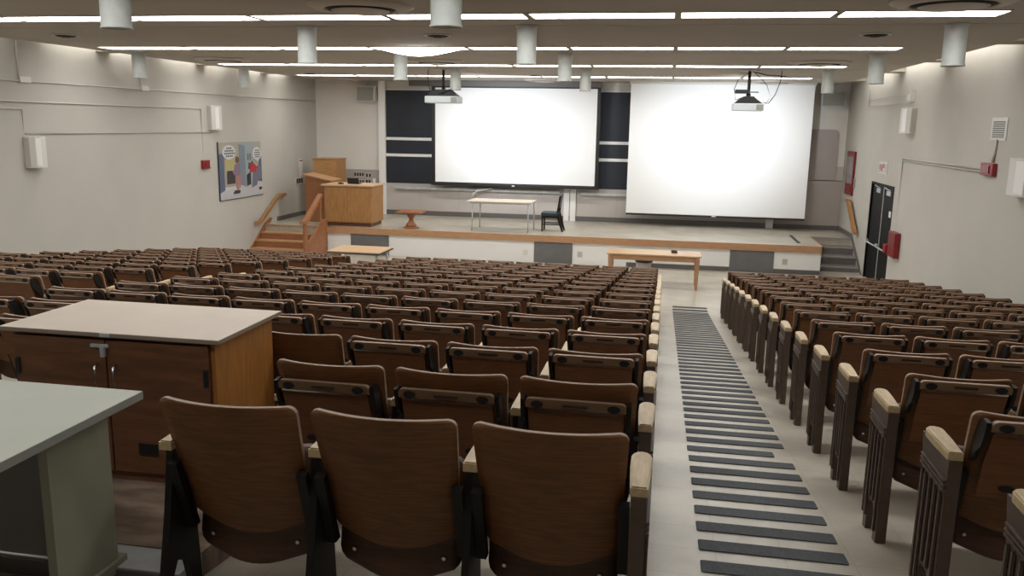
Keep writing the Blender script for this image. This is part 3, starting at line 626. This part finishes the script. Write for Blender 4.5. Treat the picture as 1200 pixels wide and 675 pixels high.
# ================================================================ ANTI SLIP STRIPS
y = 3.20; n = 0; proto = None
while y < 16.35:
    n += 1
    if proto is None:
        b = B(); r = .02; pts = []
        for cx, cz, a0 in ((.655, .05, 0), (.02, .05, PI/2), (.02, -.05, PI), (.655, -.05, 3*PI/2)):
            for i in range(4):
                a = a0+PI/2*i/3; pts.append((cx-.3375+.012*math.cos(a), cz*1.08+.012*math.sin(a)))
        b.prism(pts, 'Z', .0025, .0055); proto = b.obj('anti_slip_strip', M_strip); o = proto
    else: o = proto.copy(); COL.objects.link(o)
    short = abs(y-5.51) < .1
    o.location = (.56 if not short else .51, y, floor_z(y)); o.rotation_euler = (-math.atan(.126) if y < YB-.05 else 0, 0, 0)
    if short: o.scale = (.86, 1, 1)
    nm = (ORD[n] if n < 20 else {2: 'twenty', 3: 'thirty', 4: 'forty', 5: 'fifty', 6: 'sixty'}[n//10]+('-'+ORD[n % 10] if n % 10 else 'th'))
    tag(o, f'dark grey anti-slip strip on the aisle, {nm} from the camera'+(', cut shorter' if short else ''), 'floor strip', 'anti-slip strips on the aisle floor')
    y += .2565
NSTRIP = n

# ================================================================ AUDITORIUM SEATS
def back_y(z): return .16*(.85-z)/.49
def build_seat(hw, tablet, right_std, left_std, fine=True, tz=0., big_left=False, big_right=False, pitch=.525):
    """hw: half width of the back; stds: None | 'slim' | 'end'"""
    t = empty('auditorium_seat')
    def fb(u, v):
        w = hw*(.90+.10*v)
        zt = .85; zb = .372-.035*(1-u*u)
        z = zb+(zt-zb)*v
        r = .028
        if zt-z < r: w -= r-math.sqrt(max(0, r*r-(r-(zt-z))**2))
        if v*.48 < .05: w -= (.05-math.sqrt(max(0, .05**2-(.05-v*.48)**2)))*.8
        return (u*w, back_y(z)+.046*u*u-.008, z)
    vs = [0, .02, .05, .09, .14, .3, .5, .7, .88, .93, .96, .98, .992, 1]
    b = B(); b.sheet(fb, .017, 14, vs, rim=1); b.obj('backrest', [M_wood, M_edge], t)
    sw = hw*.90
    def fs(u, v):
        z = .215+.030*u*u*(1-v)+(.62-.212)*v; yy = .133+.075*v+.034*u*u
        w = sw; k = v*.41
        if k < .06: w -= .06-math.sqrt(max(0, .06**2-(.06-k)**2))
        if v > .9: w -= .03*((v-.9)/.1)**2
        return (u*w, yy+.035, z)
    b = B(); b.sheet(fs, .030, 12, [0, .03, .08, .14, .22, .4, .6, .8, .95, 1]); s = b.obj('seat', M_seat, t)
    if fine:
        for sx in (-1, 1): b = B(); b.disc(sx*hw*.66, .190, .300, .007, .007, .012, 10); b.obj('bolt', M_chrome, s)
    if tablet:
        tw = hw*.83
        def yb(z): return back_y(z)-.050
        def rr(x0, x1, z0, z1, r, n=5):
            o = []
            for cx, cz, a0 in ((x1-r, z1-r, 0), (x0+r, z1-r, PI/2), (x0+r, z0+.002, PI), (x1-r, z0+.002, 3*PI/2)):
                for i in range(n):
                    a = a0+PI/2*i/(n-1); rad = r if cz > z0+.01 else .002; o.append(((cx if rad == r else (x0+.002 if cx < 0 else x1-.002))+rad*math.cos(a), cz+rad*math.sin(a)))
            return o
        b = B(); b.prism([(-tw+.01, .47), (tw-.01, .47), (tw-.01, .746), (-tw+.01, .746)], 'Y', 0, .012)
        for v in b.bm.verts: v.co.y += yb(v.co.z)
        tb = b.obj('tablet', M_tab, t)
        b = B(); b.prism(rr(-tw, tw, .755, .797, .020), 'Y', -.006, .018, mi=0)
        for v in b.bm.verts: v.co.y += yb(v.co.z)
        for f in b.bm.faces:
            if abs(f.normal.y) < .5 and f.calc_center_median().z > .78: f.material_index = 1  # lighter top faces paint a highlight along the rail
        r_ = b.obj('rail', [M_rail, M_edge], tb)
        b = B(); y0 = yb(.775)-.011
        for sx in (-1, 1): b = B(); b.disc(sx*tw*.76, y0, .774, .025, .0155, .010, 16); b.obj('rail_hole', M_hole, r_)
        b = B(); b.box(-.05, .05, y0, y0+.01, .769, .780, .003); b.obj('rail_slot', M_slot, r_)
        b = B(); b.box(-tw+.012, tw-.012, yb(.75)-.007, yb(.75)+.012, .7465, .7535); b.obj('hinge_strip', M_chrome if fine else M_iron, tb)
        for sx in (-1, 1):
            b = B(); x = sx*(tw+.012); y0 = yb(.7)
            q = lambda z, d: (back_y(z)+d, z)
            b.prism([q(.74, -.056), q(.79, -.05), q(.795, -.01), q(.77, .02), q(.70, .030), q(.63, .030), q(.60, .015), q(.61, -.01), q(.66, -.025), q(.69, -.052)], 'X', x-.008, x+.008)
            b.obj('tablet_bracket', M_iron, t)
        if fine:
            for sx in (-1, 1): b = B(); b.disc(sx*tw*.45, yb(.52)-.004, .515, .028, .014, .006, 12); b.obj('latch', M_hole, tb)
    if tablet:
        for ch in t.children:
            if ch.name.startswith('tablet'): ch.location = (0, -back_y(.85-tz)*1.0 if tz else 0, tz)
    def std(x, kind, s):
        edge = kind == 'edge'
        if kind in ('slim', 'edge'):
            b = B()
            b.prism([(.0, -.01), (.045, -.01), (.06, .15), (.11, .23), (.17, .20), (.205, .06), (.22, -.035), (.265, -.038), (.255, .10), (.24, .33), (.31, .60), (.40, .648), (.12, .648), (.115, .60), (.085, .42), (.045, .25), (.01, .10)], 'X', x-.012, x+.012)
            pass
            b.obj('standard', M_iron, t)
        else:
            b = B(); hx = .024; x += s*.012
            b.prism([(.04, -.008), (.11, -.014), (.12, .12), (.15, .15), (.22, .15), (.245, .12), (.255, -.035), (.315, -.042), (.335, .50), (.375, .648), (.045, .648), (.05, .50)], 'X', x-hx, x+hx)
            X0 = x+s*hx
            for yy in (.085, .145, .205, .265, .31):
                b.prism([(yy-.014, .17 if .12 < yy < .25 else .04), (yy+.014, .17 if .12 < yy < .25 else .04), (yy+.014, .50), (yy, .515), (yy-.014, .50)], 'X', min(X0, X0+s*.010), max(X0, X0+s*.010))
            for zz in (.535, .553, .571):
                a, c = sorted((X0, X0+s*.012)); b.box(a, c, .045, .335, zz-.005, zz+.005, .002)
            pass
            bmesh.ops.bevel(b.bm, geom=[e for e in b.bm.edges if e.calc_length() > .25 and abs((e.verts[0].co-e.verts[1].co).normalized().z) > .9], offset=.006, segments=2, affect='EDGES')
            b.obj('standard', M_std, t)
        # armrest
        b = B(); w0, w1 = (.027, .034) if kind == 'end' else (.023, .025)
        ya, yb2 = (.055, .345) if kind == 'end' else ((.075, .40) if edge else (.125, .43))
        if edge: x += .014
        pts = [(x-w0, ya), (x+w0, ya), (x+w0*1.1, ya+.06)]+[(x+w1, yb2-.13)]+[(x+w1*math.cos(a), yb2-.04+.04*math.sin(a)) for a in (.0, .5, 1.0, 1.57, 2.14, 2.64, 3.14)]+[(x-w1, yb2-.13), (x-w0*1.1, ya+.06)]
        b.prism(pts, 'Z', .650, .682)
        bmesh.ops.bevel(b.bm, geom=[e for e in b.bm.edges if all(v.co.z > .68 for v in e.verts)], offset=.005, segments=2, affect='EDGES')
        b.obj('armrest', M_arm, t)
    for sx in (-1, 1):
        q = lambda z, d: (back_y(z)+d, z)
        b = B(); a, c = sorted((sx*(pitch/2-.048), sx*(pitch/2-.0145))); b.prism([q(.60, -.004), q(.61, .026), q(.33, .036), q(.33, -.006)], 'X', a, c)
        b.obj('back_bracket', M_iron, t)
    if right_std: std(pitch/2, right_std, 1)
    if left_std: std(-pitch/2, left_std, -1)
    return t
protos = {}
def copy_tree(o, parent=None):
    c = o.copy(); COL.objects.link(c)
    if parent: c.parent = parent
    for ch in [q for q in kids.get(o.name, [])]: copy_tree(ch, c)
    return c
kids = {}
def seat(hw, tab, rs, ls, fine, pitch, tz):
    key = (hw, tab, rs, ls, fine, tz)
    if key not in protos:
        t = build_seat(hw, tab, rs, ls, fine, tz, pitch=pitch); protos[key] = t
        def walk(o):
            kids[o.name] = list(o.children)
            for c in o.children: walk(c)
        walk(t); return t
    return copy_tree(protos[key])
F_, CX_, CY_ = 980., 600., 337.5
def px(p):
    d = Vector(p)-Vector((0, 0, H)); return CX_+F_*d.dot(r2)/d.dot(fwd), CY_-F_*d.dot(u2)/d.dot(fwd)
NS = 0
for block, xl, pitch, ncol, rows, nm, from_ in [('centre', -.55, .525, 9, range(1, 17), 'centre block', 'striped aisle'), ('right', 1.13, .503, 6, range(1, 17), 'right block', 'striped aisle'), ('left', -9.0, .501, 7, range(6, 17), 'left block', 'left aisle')]:
    hw = pitch*.458
    for r in rows:
        Y = 2.32+.838*(r-1)-(.06 if block == 'right' else 0)
        for c in range(ncol):
            if block == 'centre':
                if r == 1 and c > 2: continue
                if r == 2 and 2 < c < 6: continue
                x0 = xl-pitch*c; ls = 'end' if c == ncol-1 else None; rs = 'end' if c == 0 else 'slim'
                if (r == 1 and c == 2) or (r == 2 and c == 2): ls = 'edge'
                tab = r > 1 and not (r == 3 and c in (3, 4, 5))
                k = c+1
            elif block == 'right':
                x0 = xl+pitch*c; ls = 'end' if c == 0 else None; rs = 'slim' if c < ncol-1 else 'end'; tab = True; k = c+1
            else:
                x0 = xl+pitch*c; ls = 'end' if c == 0 else None; rs = 'slim' if c < ncol-1 else 'end'; tab = True; k = ncol-c
                if r == 16 and c == ncol-1: continue
            zf = floor_z(Y)
            pl = px((x0, Y, zf+.85)); pr_ = px((x0+2*hw, Y, zf+.85))
            if pl[0]-(170 if block == 'right' and r == 1 else 25 if block == 'right' else 0) > 1200 or pr_[0] < -4: continue
            if block == 'right' and c == 0 and r == 1: pass
            o = seat(hw, tab, rs, ls, r < 9, pitch, -.012 if (block == 'centre' and r == 2) or not tab else .048)
            o.location = (x0+hw, Y, zf); o.rotation_euler = (0, 0, random.uniform(-.006, .006))
            o['label'] = f'brown plywood auditorium seat, {nm}, {ORD[r]} row from the back, {ORD[k]} from the {from_}'
            o['category'] = 'auditorium seat'; o['group'] = f'auditorium seats in the {nm}'
            NS += 1
print('SEATS', NS, 'STRIPS', NSTRIP)

# ================================================================ REAR PLATFORM, CABINET, DESK
PZ = H-1.70
b = B()
b.box(-3.9, -1.75, 2.80, 4.02, PZ-.5, PZ, mi=0)
b.box(-3.9, -1.75, 2.64, 2.80, PZ-.5, PZ-.004, mi=1)
b.box(-3.9, -1.75, 2.63, 2.64, PZ-.5, PZ-.012, mi=2)
o = b.obj('floor_platform', [M_plat, M_steel, M_base]); struct(o)
t = empty('cabinet', (-2.495, 3.64, PZ)); tag(t, 'low wooden equipment cabinet with beige top and two doors behind the front chairs', 'cabinet')
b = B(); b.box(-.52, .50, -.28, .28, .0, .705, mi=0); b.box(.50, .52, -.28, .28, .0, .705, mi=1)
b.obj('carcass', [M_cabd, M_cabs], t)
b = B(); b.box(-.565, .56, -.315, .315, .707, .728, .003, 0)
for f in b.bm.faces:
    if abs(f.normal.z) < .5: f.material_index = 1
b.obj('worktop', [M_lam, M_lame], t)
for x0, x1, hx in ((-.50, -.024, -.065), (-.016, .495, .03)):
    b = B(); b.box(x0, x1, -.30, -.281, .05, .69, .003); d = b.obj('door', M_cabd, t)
    b = B(); b.tube([(hx, -.302, .575), (hx, -.325, .565), (hx, -.33, .515), (hx, -.325, .465), (hx, -.302, .455)], .006, 8); b.obj('handle', M_chrome, d)
    xh = x0+.012 if x0 < -.1 else x1-.012
    b = B(); b.box(xh-.012, xh+.012, -.308, -.30, .50, .58, .002); b.obj('hinge', M_black, d)
b = B(); b.box(.12, .216, -.3065, -.301, .145, .20); b.obj('vent_slot', M_hole, t)
b = B(); b.box(-.09, .0, -.312, -.301, .655, .672, .003); b.box(-.03, -.008, -.33, -.312, .615, .665, .004); b.obj('hasp_lock', M_steel, t)
b = B(); b.box(-.03, .02, -.321, -.316, .709, .727, .001); b.obj('edge_clip', M_steel, t)
# desk, lower left
DZ = 1.722
t = empty('desk', (-2.5, 2.36, DZ)); tag(t, 'pale grey green desk with a slab leg at the lower left corner', 'desk')
top = H-1.02-DZ
b = B(); b.box(-.95, .58, -.55, .385, top-.032, top, .003, 0)
for f in b.bm.faces:
    if abs(f.normal.z) < .5: f.material_index = 1
b.obj('desktop', [M_desk, M_deske], t)
b = B(); b.box(.44, .475, -.01, .31, .05, top-.033); b.obj('slab_leg', M_deskp, t)
b = B(); b.box(.425, .49, -.10, .345, .0, .049, .004); b.obj('foot', M_deskp, t)
b = B(); b.box(-.93, .439, .02, .04, .20, top-.033); b.obj('modesty_panel', M_grey, t)
b = B(); b.box(-.95, -.91, -.20, .33, .0, top-.033); b.obj('slab_leg', M_deskp, t)
